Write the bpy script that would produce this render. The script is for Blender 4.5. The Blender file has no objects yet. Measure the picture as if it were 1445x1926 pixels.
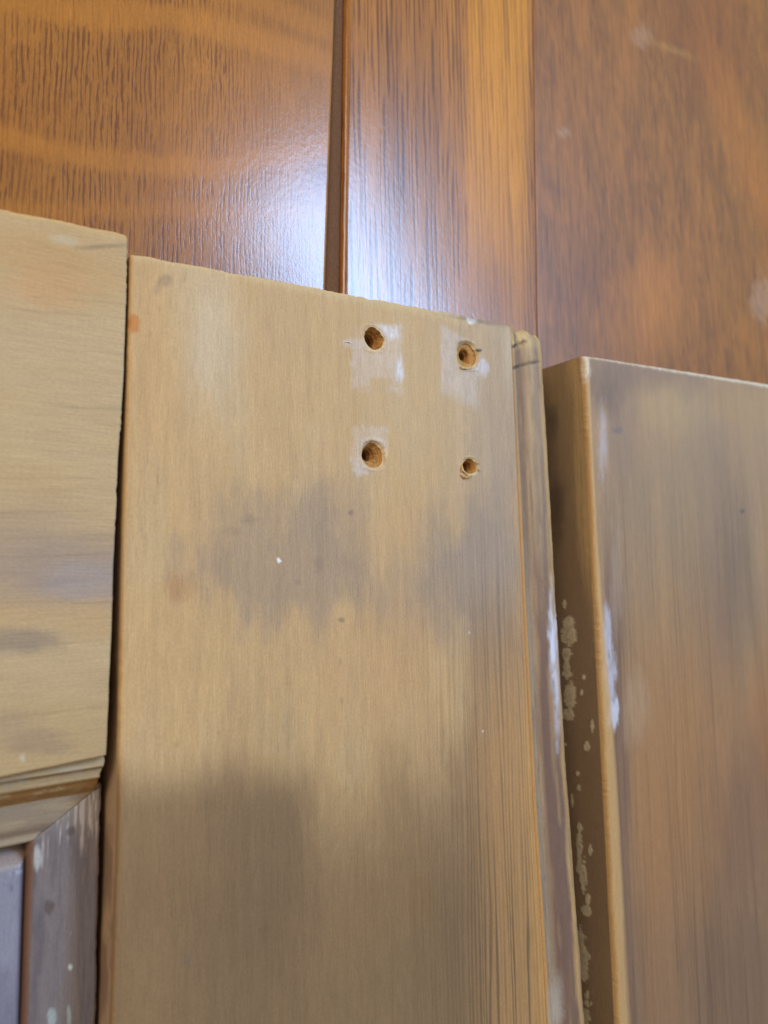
import bpy, math, random
import numpy as np
from mathutils import Matrix, Vector

# ------------------------------------------------------------------ camera
PW, PH, F = 1445.0, 1926.0, 1335.0
CX, CY = PW/2, PH/2
CAM_H = 0.14                                  # camera height above the varnished surface
A_, VX, VY = 1880.0, -242.0, -13963.0
B_ = (F*F + A_*VX)/(-VY)
ax = np.array([A_, -B_, -F]); ay = np.array([VX, -VY, -F])
ax /= np.linalg.norm(ax); ay /= np.linalg.norm(ay); az = np.cross(ax, ay)
R = np.array([ax, ay, az])                    # world <- camera
C = np.array([0.0, 0.0, CAM_H])

def W(px, py, z=0.0):
    """point on the height z seen at a photograph position"""
    d = R @ np.array([px-CX, -(py-CY), -F])
    t = (z-CAM_H)/d[2]
    return C + d*t

def proj(P):
    c = (P - C) @ R
    d = np.maximum(-c[..., 2], 1e-4)
    return CX + F*c[..., 0]/d, CY - F*c[..., 1]/d

scene = bpy.context.scene
cam_d = bpy.data.cameras.new('camera'); cam = bpy.data.objects.new('camera', cam_d)
scene.collection.objects.link(cam); scene.camera = cam
M4 = Matrix([[R[0][0], R[0][1], R[0][2], C[0]], [R[1][0], R[1][1], R[1][2], C[1]],
             [R[2][0], R[2][1], R[2][2], C[2]], [0, 0, 0, 1]])
cam.matrix_world = M4
cam_d.sensor_fit = 'VERTICAL'; cam_d.sensor_height = 36.0; cam_d.lens = F/PH*36.0
cam_d.clip_start = 0.005; cam_d.clip_end = 20
cam_d.dof.use_dof = True
fp = W(700, 800, .018)
cam_d.dof.focus_distance = float(-((fp-C) @ R)[2])
cam_d.dof.aperture_fstop = 17.0

# ------------------------------------------------------------------ light
world = bpy.data.worlds.new('World'); scene.world = world; world.use_nodes = True
bg = world.node_tree.nodes['Background']
bg.inputs['Color'].default_value = (1.0, 0.90, 0.81, 1); bg.inputs['Strength'].default_value = 0.46

def area(name, loc, aim, sx, sy, power, color):
    d = bpy.data.lights.new(name, 'AREA'); d.shape = 'RECTANGLE'; d.size = sx; d.size_y = sy
    d.energy = power; d.color = color
    o = bpy.data.objects.new(name, d); scene.collection.objects.link(o)
    o.location = loc
    o.rotation_euler = (Vector(aim)-Vector(loc)).to_track_quat('-Z', 'Y').to_euler()
    return o
hit = W(690, 610, 0.0); v = hit - C; v /= np.linalg.norm(v)
refl = np.array([v[0], v[1], -v[2]])
lp = hit + refl*0.75
area('window_light', tuple(lp), tuple(hit), .38, .12, 6.8, (0.34, 0.60, 1.0))
area('fill_light', (-.42, .40, .50), (.10, .03, 0), .35, .35, 4.0, (1.0, 0.88, 0.76))  # added fill lamp, low at the left, to brighten left-facing faces

vs = scene.view_settings
vs.view_transform = 'Standard'; vs.look = 'None'; vs.exposure = -0.22; vs.gamma = 1.0

# ------------------------------------------------------------------ noise
rng = np.random.RandomState(11)
LAT = rng.rand(512, 512)
def vnoise(x, y, seed=0):
    x = np.asarray(x, float) + seed*17.13; y = np.asarray(y, float) + seed*7.71
    x, y = np.broadcast_arrays(x, y)
    xi = np.floor(x).astype(int); yi = np.floor(y).astype(int)
    fx = x-xi; fy = y-yi
    fx = fx*fx*(3-2*fx); fy = fy*fy*(3-2*fy)
    a = LAT[xi % 512, yi % 512]; b = LAT[(xi+1) % 512, yi % 512]
    c = LAT[xi % 512, (yi+1) % 512]; d = LAT[(xi+1) % 512, (yi+1) % 512]
    return (a*(1-fx)+b*fx)*(1-fy) + (c*(1-fx)+d*fx)*fy
def fbm(x, y, seed=0, octv=4):
    s = 0; a = 1; t = 0
    for k in range(octv):
        s = s + a*vnoise(x*2**k, y*2**k, seed+k*3); t += a; a *= .55
    return s/t*2-1
def sm(a, b, x):
    t = np.clip((x-a)/(b-a), 0, 1); return t*t*(3-2*t)
def lin(c):
    c = np.array(c, float)/255.0
    return np.where(c <= .04045, c/12.92, ((c+.055)/1.055)**2.4)

class Paint:
    """colour and wear of a surface: x, y in millimetres on the wood, px, py where it shows"""
    def __init__(s, P, base, rough=.6):
        s.P = P; s.x = P[..., 0]*1000; s.y = P[..., 1]*1000; s.z = P[..., 2]*1000
        s.px, s.py = proj(P)
        s.c = np.zeros(P.shape[:-1]+(3,)); s.c[:] = lin(base)
        s.g = np.full(P.shape[:-1], rough)       # roughness
        s.fc = {}; s.w = np.zeros(P.shape[:-1])             # gloss of old varnish or glue
    def over(s, mask, col, a=1.0):
        m = (np.clip(mask, 0, 1)*a)[..., None]
        s.c = s.c*(1-m) + lin(col)*m
    def fine(s, seed):
        k = seed % 3
        if k not in s.fc:
            s.fc[k] = .16*fbm(s.x/.45+3*s.z, s.y/1.6, k+40, 3) + .30*fbm(s.x/1.6+s.z, s.y/3.2, k+50, 3)
        return s.fc[k]
    def mul(s, k):
        s.c = s.c*np.asarray(k)[..., None]
    def blob(s, cx, cy, rx, ry, soft=.5, nz=.5, sc=(4, 14), seed=1, ang=0, octv=4):
        dx = s.px-cx; dy = s.py-cy
        if ang:
            ca, sa = math.cos(math.radians(ang)), math.sin(math.radians(ang))
            dx, dy = dx*ca+dy*sa, -dx*sa+dy*ca
        d = np.sqrt((dx/rx)**2+(dy/ry)**2)
        if nz: d = d + nz*(fbm(s.x/sc[0], s.y/sc[1], seed, octv) + s.fine(seed))
        k = 1.0 if max(rx, ry) < 45 else 1.45
        return 1-sm(1-soft*k, 1+soft*k, d)
    def box(s, x0, y0, x1, y1, e=3, nz=3, seed=5):
        n1 = 2.2*nz*fbm(s.x/1.6, s.y/1.6, seed, 5); n2 = 2.2*nz*fbm(s.x/.7, s.y/2.5, seed+9, 5)
        return sm(x0-e, x0+e, s.px+n1)*(1-sm(x1-e, x1+e, s.px+n1))*sm(y0-e, y0+e, s.py+2*n2)*(1-sm(y1-e, y1+e, s.py+2*n2))

# ------------------------------------------------------------------ mesh
class Geo:
    def __init__(s): s.v = []; s.f = []; s.c = []; s.g = []; s.w = []; s.n = 0
    def grid(s, P, paint, skip=None, closed=False):
        n, m = P.shape[:2]
        idx = np.arange(n*m).reshape(n, m) + s.n
        if closed:
            idx = np.concatenate([idx, idx[:, :1]], 1)
        q = np.stack([idx[:-1, :-1], idx[1:, :-1], idx[1:, 1:], idx[:-1, 1:]], -1)
        if skip is not None: q = q[~skip]
        s.f.append(q.reshape(-1, 4)); s.v.append(P.reshape(-1, 3))
        s.c.append(paint.c.reshape(-1, 3)); s.g.append(paint.g.reshape(-1)); s.w.append(paint.w.reshape(-1))
        s.n += n*m
    def build(s, name, mat, parent=None, smooth=True, origin=None):
        v = np.concatenate(s.v); f = np.concatenate(s.f)
        org = np.array(origin if origin is not None else (0, 0, 0), float)
        v = v-org
        me = bpy.data.meshes.new(name)
        me.vertices.add(len(v)); me.vertices.foreach_set('co', v.astype(np.float32).ravel())
        me.loops.add(len(f)*4); me.loops.foreach_set('vertex_index', f.astype(np.int32).ravel())
        me.polygons.add(len(f)); me.polygons.foreach_set('loop_start', np.arange(0, len(f)*4, 4, dtype=np.int32))
        me.polygons.foreach_set('use_smooth', np.full(len(f), smooth))
        me.update(calc_edges=True)
        col = np.concatenate([np.clip(np.concatenate(s.c), 0, 1), np.ones((len(v), 1))], 1)
        a = me.color_attributes.new('tone', 'FLOAT_COLOR', 'POINT'); a.data.foreach_set('color', col.astype(np.float32).ravel())
        a = me.attributes.new('rough', 'FLOAT', 'POINT'); a.data.foreach_set('value', np.concatenate(s.g).astype(np.float32))
        a = me.attributes.new('gloss', 'FLOAT', 'POINT'); a.data.foreach_set('value', np.concatenate(s.w).astype(np.float32))
        me.materials.append(mat)
        o = bpy.data.objects.new(name, me); scene.collection.objects.link(o)
        if parent is not None:
            o.parent = parent; org = org - np.array(parent.location)
        o.location = tuple(org)
        return o

def empty(name, loc, label, cat, group=None):
    o = bpy.data.objects.new(name, None); scene.collection.objects.link(o)
    o.empty_display_size = .02; o.location = loc; o['label'] = label; o['category'] = cat
    if group: o['group'] = group
    return o

# ------------------------------------------------------------------ materials
def wood_mat(name, along='Y', fibre=.25, fw=.16, fl=6.0, bump=.25, spec=.4, coat=0.0, coat_r=.2,
             pores=None, speck=.10):
    """tone, roughness and gloss come from the wear laid on the mesh; fibres, pores and relief are procedural"""
    m = bpy.data.materials.new(name); m.use_nodes = True
    nt = m.node_tree; N = nt.nodes; L = nt.links; b = N['Principled BSDF']
    def node(t, **k):
        n = N.new(t)
        for a, vv in k.items(): setattr(n, a, vv)
        return n
    def math_(op, a, bb, clamp=False):
        n = node('ShaderNodeMath', operation=op); n.use_clamp = clamp
        for i, q in enumerate((a, bb)):
            if isinstance(q, (int, float)): n.inputs[i].default_value = q
            elif q is not None: L.new(q, n.inputs[i])
        return n.outputs[0]
    def rng_(x, a, c, lo, hi):
        n = node('ShaderNodeMapRange'); n.interpolation_type = 'SMOOTHSTEP'
        L.new(x, n.inputs['Value'])
        for k, vv in zip(('From Min', 'From Max', 'To Min', 'To Max'), (a, c, lo, hi)): n.inputs[k].default_value = vv
        return n.outputs[0]
    geo = node('ShaderNodeNewGeometry')
    def noise(w, l, detail=3, off=0.0, dist=0.0):
        mp = node('ShaderNodeMapping'); L.new(geo.outputs['Position'], mp.inputs['Vector'])
        sx, sy = 1000/w, 1000/l
        mp.inputs['Scale'].default_value = (sx, sy, sx) if along == 'Y' else (sy, sx, sx)
        mp.inputs['Location'].default_value = (off, off*.7, off*1.3)
        n = node('ShaderNodeTexNoise'); n.inputs['Scale'].default_value = 1; n.inputs['Detail'].default_value = detail
        n.inputs['Roughness'].default_value = .6; n.inputs['Distortion'].default_value = dist
        L.new(mp.outputs[0], n.inputs['Vector']); return n.outputs['Fac']
    tone = node('ShaderNodeAttribute', attribute_name='tone'); ro = node('ShaderNodeAttribute', attribute_name='rough')
    gl = node('ShaderNodeAttribute', attribute_name='gloss')
    fib = noise(fw, fl, 3)
    mod = rng_(fib, .25, .75, 1-fibre, 1+fibre*.8)
    iso = noise(.35, .6, 4, 5.0)
    mod = math_('MULTIPLY', mod, rng_(iso, .2, .8, 1-speck, 1+speck))
    vm = node('ShaderNodeVectorMath', operation='SCALE'); L.new(tone.outputs['Color'], vm.inputs[0]); L.new(mod, vm.inputs['Scale'])
    colr = vm.outputs[0]
    hgt = fib
    if pores:
        pw, pl, thr, pcol, pstr = pores
        sep = node('ShaderNodeSeparateXYZ'); L.new(geo.outputs['Position'], sep.inputs[0])
        per = pw*1.45
        ph = math_('ADD', math_('MULTIPLY', sep.outputs[0], 6283.0/per), math_('MULTIPLY', noise(per*2.2, pl*2.0, 3, 1.7), 14.0))
        st = rng_(math_('SINE', ph, None), -.1, .75, 0, 1)
        p = rng_(noise(pw*1.6, pl, 3, 3.3, .15), thr-.10, thr+.06, 0, 1)
        pm = math_('MULTIPLY', st, p)
        pm = math_('MAXIMUM', pm, math_('MULTIPLY', rng_(noise(pw*.5, pl*.8, 2, 6.3), .60, .68, 0, 1), .8))
        pm = math_('MULTIPLY', pm, gl.outputs['Fac'])      # pores only where the cut of the wood shows them
        pm = math_('MULTIPLY', pm, pstr, True)
        mx = node('ShaderNodeMix', data_type='RGBA', blend_type='MULTIPLY')
        L.new(pm, mx.inputs[0]); L.new(colr, mx.inputs[6]); mx.inputs[7].default_value = (*pcol, 1)
        colr = mx.outputs[2]
        hgt = math_('SUBTRACT', math_('MULTIPLY', fib, .4), math_('MULTIPLY', pm, .35))
    L.new(colr, b.inputs['Base Color'])
    L.new(math_('ADD', ro.outputs['Fac'], math_('MULTIPLY', math_('SUBTRACT', iso, .5), .25), True), b.inputs['Roughness'])
    b.inputs['Specular IOR Level'].default_value = spec
    if coat:
        b.inputs['Coat Weight'].default_value = coat; b.inputs['Coat Roughness'].default_value = coat_r
    elif not pores:
        L.new(gl.outputs['Fac'], b.inputs['Coat Weight'])
        b.inputs['Coat Roughness'].default_value = .32
    bp = node('ShaderNodeBump'); bp.inputs['Strength'].default_value = bump; bp.inputs['Distance'].default_value = .00025
    L.new(math_('ADD', hgt, math_('MULTIPLY', iso, .5)), bp.inputs['Height'])
    L.new(bp.outputs[0], b.inputs['Normal'])
    if coat:
        b2 = node('ShaderNodeBump'); b2.inputs['Strength'].default_value = .16; b2.inputs['Distance'].default_value = .00025
        L.new(math_('ADD', math_('MULTIPLY', hgt, .45), math_('MULTIPLY', noise(1.2, 1.5, 3, 7.7), .7)), b2.inputs['Height']); L.new(b2.outputs[0], b.inputs['Coat Normal'])
    return m

pine_v = wood_mat('stripped_pine', 'Y', fibre=.11, fw=.17, fl=4.0, bump=.35, spec=.35)
pine_h = wood_mat('stripped_pine_crosswise', 'X', fibre=.10, fw=.2, fl=7.0, bump=.3, spec=.35)
torn_m = wood_mat('torn_wood', 'Y', fibre=.25, fw=.2, fl=.7, bump=.8, spec=.15, speck=.25)
oak_left = wood_mat('varnished_oak_short_pores', 'Y', fibre=.16, fw=.35, fl=9, bump=.2, spec=.15, coat=1.0, coat_r=.215,
                    pores=(.66, 6.5, .46, (.52, .46, .44), 1.0))
oak_mid = wood_mat('varnished_oak_long_pores', 'Y', fibre=.20, fw=.45, fl=30, bump=.2, spec=.15, coat=1.0, coat_r=.215,
                   pores=(1.05, 26.0, .50, (.46, .40, .38), 1.0))
oak_right = wood_mat('varnished_oak_flat', 'Y', fibre=.26, fw=.45, fl=14, bump=.2, spec=.15, coat=.6, coat_r=.36,
                     pores=(.6, 12.0, .55, (.5, .42, .4), .8))

# ------------------------------------------------------------------ varnished surface (structure)
surf = bpy.data.objects.new('tabletop', None); scene.collection.objects.link(surf)
surf['kind'] = 'structure'; surf['label'] = 'glossy varnished oak surface of three boards under the bare pine pieces'
surf.empty_display_size = .02

def edge_line(a, b, z):
    """straight line through two photograph positions on height z: returns x(y)"""
    p, q = W(*a, z), W(*b, z)
    return lambda y: p[0] + (y-p[1])*(q[0]-p[0])/(q[1]-p[1])

gl_l = edge_line((632, 0), (614, 540), 0)       # left lip of the groove
gl_r = edge_line((652, 0), (645, 540), 0)       # right lip of the groove
seam = edge_line((1003, 0), (1012, 620), 0)

def clus(a, b, n, step_edge=.0003, k=3):
    """uniform samples with a few extra near the two ends"""
    base = np.linspace(a, b, n)
    ex = np.array([.00008, .0002, .0004, .0007, .0011, .0016])
    return np.unique(np.concatenate([base, a+ex, b-ex]))

def plank(name, lf, rf, y0, y1, nx, ny, mat, painter, ztop=0.0, rl=.0006, rr=.0006, thick=.018, wob=0):
    ys = np.linspace(y1, y0, ny)
    S = np.linspace(0, 1, nx); ex = np.array([.0001, .0003, .0006, .001, .0016])
    wdt = rf(0)-lf(0); S = np.unique(np.concatenate([S, ex/wdt, 1-ex/wdt]))
    YY, SS = np.meshgrid(ys, S, indexing='ij')
    Lx = lf(YY); Rx = rf(YY)
    X = Lx+(Rx-Lx)*SS
    dl = X-Lx; dr = Rx-X
    if wob:
        X = X + wob*fbm(YY*1000/1.5, 0*YY, 31)*np.exp(-dl/.0006) + wob*fbm(YY*1000/1.5, 0*YY, 32)*np.exp(-dr/.0006)
    Z = np.full_like(X, ztop)
    Z -= np.where(dl < rl, rl-np.sqrt(np.maximum(rl*rl-(rl-dl)**2, 0)), 0)
    Z -= np.where(dr < rr, rr-np.sqrt(np.maximum(rr*rr-(rr-dr)**2, 0)), 0)
    P = np.stack([X, YY, Z], -1)
    PL = P[:, :1].copy(); PL[..., 2] = ztop-thick
    PR = P[:, -1:].copy(); PR[..., 2] = ztop-thick
    P = np.concatenate([PL, P, PR], 1)
    T0 = P[:1].copy(); T0[..., 2] = ztop-thick; T1 = P[-1:].copy(); T1[..., 2] = ztop-thick
    P = np.concatenate([T0, P, T1], 0)
    g = Geo(); g.grid(P, painter(P)); return g.build(name, mat, surf)

def paint_left(P):
    p = Paint(P, (156, 98, 28), .45)
    p.w[:] = 1.0
    x, y = p.x, p.y
    wv = fbm(x/22, y/16, 3)
    p.over(sm(-.3, .5, fbm(x/14, y/30, 7)), (142, 85, 25), .7)
    # pale bands of the flat cut
    u = p.px + 30*wv; w_ = p.py + 26*wv
    bands = [(lambda q: 8+.0003*q*q, 26, .95), (lambda q: 285+22*np.sin((q-120)/150.)-.00012*(q-300)**2, 22, .9),
             (lambda q: 395+.00006*(q-200)**2, 16, .5), (lambda q: -95+.0004*q*q, 24, .7)]
    for f_, th, a in bands:
        d = np.abs(w_-f_(u))/th
        mk = 1-sm(.5, 1.4, d)
        p.over(mk, (181, 114, 33), .6*a)
        p.w *= 1-.92*mk*a
    p.over(p.blob(60, 60, 200, 200, .8, .4, seed=3), (165, 103, 31), .5)
    p.over(sm(.0, .5, fbm(x/30, y/45, 17)), (186, 116, 35), .35)
    p.w *= .55+.45*sm(-.4, .3, fbm(x/9, y/14, 21))
    # towards the groove the pores fade
    p.w *= 1-.65*sm(380, 600, p.px)
    return p
def paint_mid(P):
    p = Paint(P, (170, 105, 26), .45); p.w[:] = 1
    x, y = p.x, p.y
    p.over(sm(-.2, .4, fbm(x/6, y/90, 4)), (149, 90, 23), .8)
    am = sm(868, 890, p.px+6*fbm(x/1.2, y/40, 8))*(1-sm(985, 1003, p.px))
    p.over(am*(1-sm(330, 620, p.py)), (206, 131, 21), .85)
    p.over(sm(.1, .5, fbm(x/1.1, y/60, 14)), (136, 78, 22), .45)
    p.w *= 1-.5*am
    e = p.blob(650, 300, 12, 900, .4, 0)
    p.over(e, (136, 81, 29), .6)
    return p
def paint_right(P):
    p = Paint(P, (143, 88, 27), .5); p.w[:] = .9
    x, y = p.x, p.y
    wv = fbm(x/30, y/50, 6)
    sw = np.sin((x*.22+y*.05)+7*wv+4*fbm(x/9, y/60, 16))*(.4+.9*vnoise(x/20, y/40, 18))
    p.over(sm(.0, .9, sw)*.6, (160, 97, 28), .5)
    p.over(sm(.1, .9, -sw), (125, 75, 23), .45)
    p.over(sm(.05, .3, fbm(x/2.2+.8*wv, y/9, 27)), (169, 101, 36), .38)
    p.over(sm(.05, .3, -fbm(x/1.3+.8*wv, y/6, 28)), (104, 62, 23), .36)
    p.over(sm(.0, .5, fbm(x/9, y/40, 26)), (164, 99, 31), .45)
    p.over(p.blob(1330, 60, 80, 130, .6, .5, seed=5, ang=-30), (123, 61, 18), .45)
    p.over(p.blob(1410, 300, 26, 190, .5, .4, seed=7, ang=-20), (182, 106, 27), .55)
    p.over(p.blob(1230, 560, 60, 90, .6, .5, seed=9), (193, 117, 35), .5)
    p.over(p.blob(1090, 520, 60, 70, .7, .5, seed=8), (125, 75, 29), .6)
    for cx_, cy_, rx, ry, a in ((1208, 70, 18, 20, .55), (1060, 249, 11, 7, .85), (1434, 565, 20, 42, .75)):
        p.over(p.blob(cx_, cy_, rx, ry, .35, .8, (1.5, 1.5), seed=4), (178, 136, 100), a*.7)
    p.over(p.blob(1262, 92, 46, 5, .6, .4, (2, 2), seed=4, ang=22), (184, 131, 58), .45)
    p.w *= sm(-.4, .2, fbm(x/7, y/20, 51))
    return p
yA, yB = -.30, .46
plank('plank', lambda y: -.22+0*y, gl_l, yA, yB, 330, 560, oak_left, paint_left, rr=.0009)
plank('plank', gl_r, lambda y: seam(y)-.00012, yA, yB, 200, 500, oak_mid, paint_mid, rl=.0014, wob=.00012)
plank('plank', lambda y: seam(y)+.00012, lambda y: .62+0*y, yA, yB, 400, 420, oak_right, paint_right, ztop=-.0002, rl=.0003)
# tongue at the bottom of the groove
def tongue():
    ys = np.linspace(yB, yA, 200)
    P = np.stack([np.stack([gl_l(ys)-.003, ys, -.0014+0*ys], -1), np.stack([gl_r(ys)+.003, ys, -.0014+0*ys], -1)], 1)
    P = np.concatenate([P[:, :1]+[0, 0, -.006], P, P[:, 1:]+[0, 0, -.006]], 1)
    p = Paint(P, (112, 74, 44), .6)
    g = Geo(); g.grid(P, p); return g.build('groove_bottom', torn_m, surf)
tongue()

# ------------------------------------------------------------------ boards
T = .018
def poly(pts, z):
    q = np.array([W(a, b, z) for a, b in pts]); o = np.argsort(q[:, 1]); q = q[o]
    ys, xs = q[:, 1], q[:, 0]
    s0 = (xs[1]-xs[0])/(ys[1]-ys[0]); s1 = (xs[-1]-xs[-2])/(ys[-1]-ys[-2])
    def f(y):
        r = np.interp(y, ys, xs)
        m0, m1 = (xs[-1]-xs[0])/(ys[-1]-ys[0]), 0
        r = np.where(y < ys[0], xs[0]+(y-ys[0])*m0, r)
        return np.where(y > ys[-1], xs[-1]+(y-ys[-1])*m0, r)
    return f

def board_grid(lf, rf, top_a, top_b, length, nx, ny, ztop, rl, rr, rt, jag_l=0, jag_r=0, jag_t=0, wall=10, zbot=.0,
               drift=0.0):
    """returns P[n, m, 3]: rows run down the board; columns: left wall, rounded top face, right wall"""
    a, b = W(*top_a, ztop), W(*top_b, ztop)
    sl = (b[1]-a[1])/(b[0]-a[0])
    ytop = lambda x: a[1]+(x-a[0])*sl
    D = np.concatenate([[0, .00005, .00015, .0003, .00055, .0009, .0014], np.linspace(.002, length, ny)])
    S = np.linspace(0, 1, nx)
    x_mid = a[0]
    wd = rf(a[1]) - lf(a[1])
    ex = np.array([.00004, .00012, .00025, .00045, .0007, .0010, .0015, .0021])
    S = np.unique(np.round(np.concatenate([S, ex/wd, 1-ex/wd]), 8))
    DD, SS = np.meshgrid(D, S, indexing='ij')
    Y = ytop(x_mid)-DD
    for _ in range(3):
        Lx, Rx = lf(Y), rf(Y)
        X = Lx+(Rx-Lx)*SS
        Y = ytop(X) - DD
    dl, dr, dt = X-lf(Y), rf(Y)-X, DD
    X0, Y0 = X.copy(), Y.copy()
    def jg(y, sd): return .6*fbm(y*1000/9, 0*y, sd, 3) + .8*fbm(y*1000/.9, 0*y, sd+1, 4)*sm(-.1, .5, fbm(y*1000/12, 0*y, sd+2, 2)) 
    if jag_l: X = X + jag_l*jg(Y0, 41)*np.exp(-dl/.0008)
    if jag_r: X = X + jag_r*jg(Y0, 44)*np.exp(-dr/.0008)
    if jag_t: Y = Y + jag_t*(fbm(X0*1000/3, 0*X0, 45, 3)+.9*fbm(X0*1000/.45, 0*X0, 46, 4)*sm(-.4, .3, fbm(X0*1000/9, 0*X0, 47)))*np.exp(-dt/.0008)
    Z = np.full_like(X, ztop)
    def rd(d, r): return np.where(d < r, r-np.sqrt(np.maximum(r*r-(r-d)**2, 0)), 0)
    Z = Z - rd(dl, rl) - rd(dr, rr) - rd(dt, rt)
    P = np.stack([X, Y, Z], -1)
    # walls: the ragged arris fades into a straight face below
    fr = 1-(1-np.linspace(0, 1, wall+1)[:-1])**1.5
    def wcol(j, t):
        h = P[:, j, 2]; k = np.exp(-(1-t)*(ztop-zbot)/.0012)
        return np.stack([X0[:, j]+(P[:, j, 0]-X0[:, j])*k, P[:, j, 1], zbot+(h-zbot)*t], -1)[:, None]
    wl = [wcol(0, t) for t in fr]
    wr = [wcol(-1, t) for t in fr[::-1]]
    P = np.concatenate(wl+[P]+wr, 1)
    # end cap
    caps = []
    for zc in np.linspace(zbot, ztop-rt, 7)[:-1]:
        c = P[:1].copy(); c[..., 2] = np.minimum(c[..., 2], zc); caps.append(c)
    e = P[-1:].copy(); e[..., 2] = zbot
    return np.concatenate(caps+[P, e], 0), len(caps)

def hole_patch(P, geo, holes, painter):
    """cuts square windows in the grid and fills them with rings down to each hole's rim; returns the skip mask and rims"""
    n, m = P.shape[:2]
    skip = np.zeros((n-1, m-1), bool); rims = []
    for (c, rx, ry, seed, dish) in holes:
        d = np.hypot(P[..., 0]-c[0], P[..., 1]-c[1]) + 10*(P[..., 2] < T-.002)
        i, j = np.unravel_index(np.argmin(d), d.shape)
        sx = abs(P[i, j+1, 0]-P[i, j-1, 0])/2; sy = abs(P[i+1, j, 1]-P[i-1, j, 1])/2
        kx = int(math.ceil(rx*1.7/sx)); ky = int(math.ceil(ry*1.7/sy))
        skip[i-ky:i+ky, j-kx:j+kx] = True
        bd = [P[i-ky, q] for q in range(j-kx, j+kx)] + [P[q, j+kx] for q in range(i-ky, i+ky)] + \
             [P[i+ky, q] for q in range(j+kx, j-kx, -1)] + [P[q, j-kx] for q in range(i+ky, i-ky, -1)]
        bd = np.array(bd)
        th = np.arctan2((bd[:, 1]-c[1])/ry, (bd[:, 0]-c[0])/rx)
        rr = 1+.12*fbm(np.cos(th)*2.2+5, np.sin(th)*2.2+5, seed, 4)
        rim = np.stack([c[0]+rx*rr*np.cos(th), c[1]+ry*rr*np.sin(th), np.full(len(th), T)], -1)
        rings = []
        for k in np.linspace(0, 1, 14):
            q = bd*(1-k)+rim*k
            lift = .00018*np.exp(-((k-.72)/.16)**2)*(.5+fbm(np.cos(th)*3, np.sin(th)*3, seed+3, 4)) - dish*sm(.75, 1, k)
            q = q.copy(); q[:, 2] += lift; rings.append(q)
        RP = np.array(rings)
        geo.grid(RP, painter(RP), closed=True)
        rims.append((rings[-1], th, c, rx, ry, seed))
    return skip, rims

def speckle(p, dens=.985, seed=70, a=.7, col=(225, 215, 200)):
    n = vnoise(p.x/.28, p.y/.28, seed)*vnoise(p.x/6, p.y/8, seed+2)
    p.over(sm(dens-.12, dens-.08, n), col, a)

# ---------------- middle stile with the screw holes
def grain_lines(p, period, seed, sharp=.25, axis='x', drift=.03):
    u = p.x if axis == 'x' else p.y
    w_ = p.y if axis == 'x' else p.x
    ph = u/period + 1.6*fbm(u/5, w_/90, seed, 4) + .10*fbm(u/1.2, w_/30, seed+1, 3) + w_*.0015
    am = .25+.75*sm(-.35, .25, fbm(u/1.3, w_/60, seed+5, 3))
    return sm(.5-sharp, .5+sharp, .5+.5*np.sin(2*math.pi*ph))*am

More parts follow.
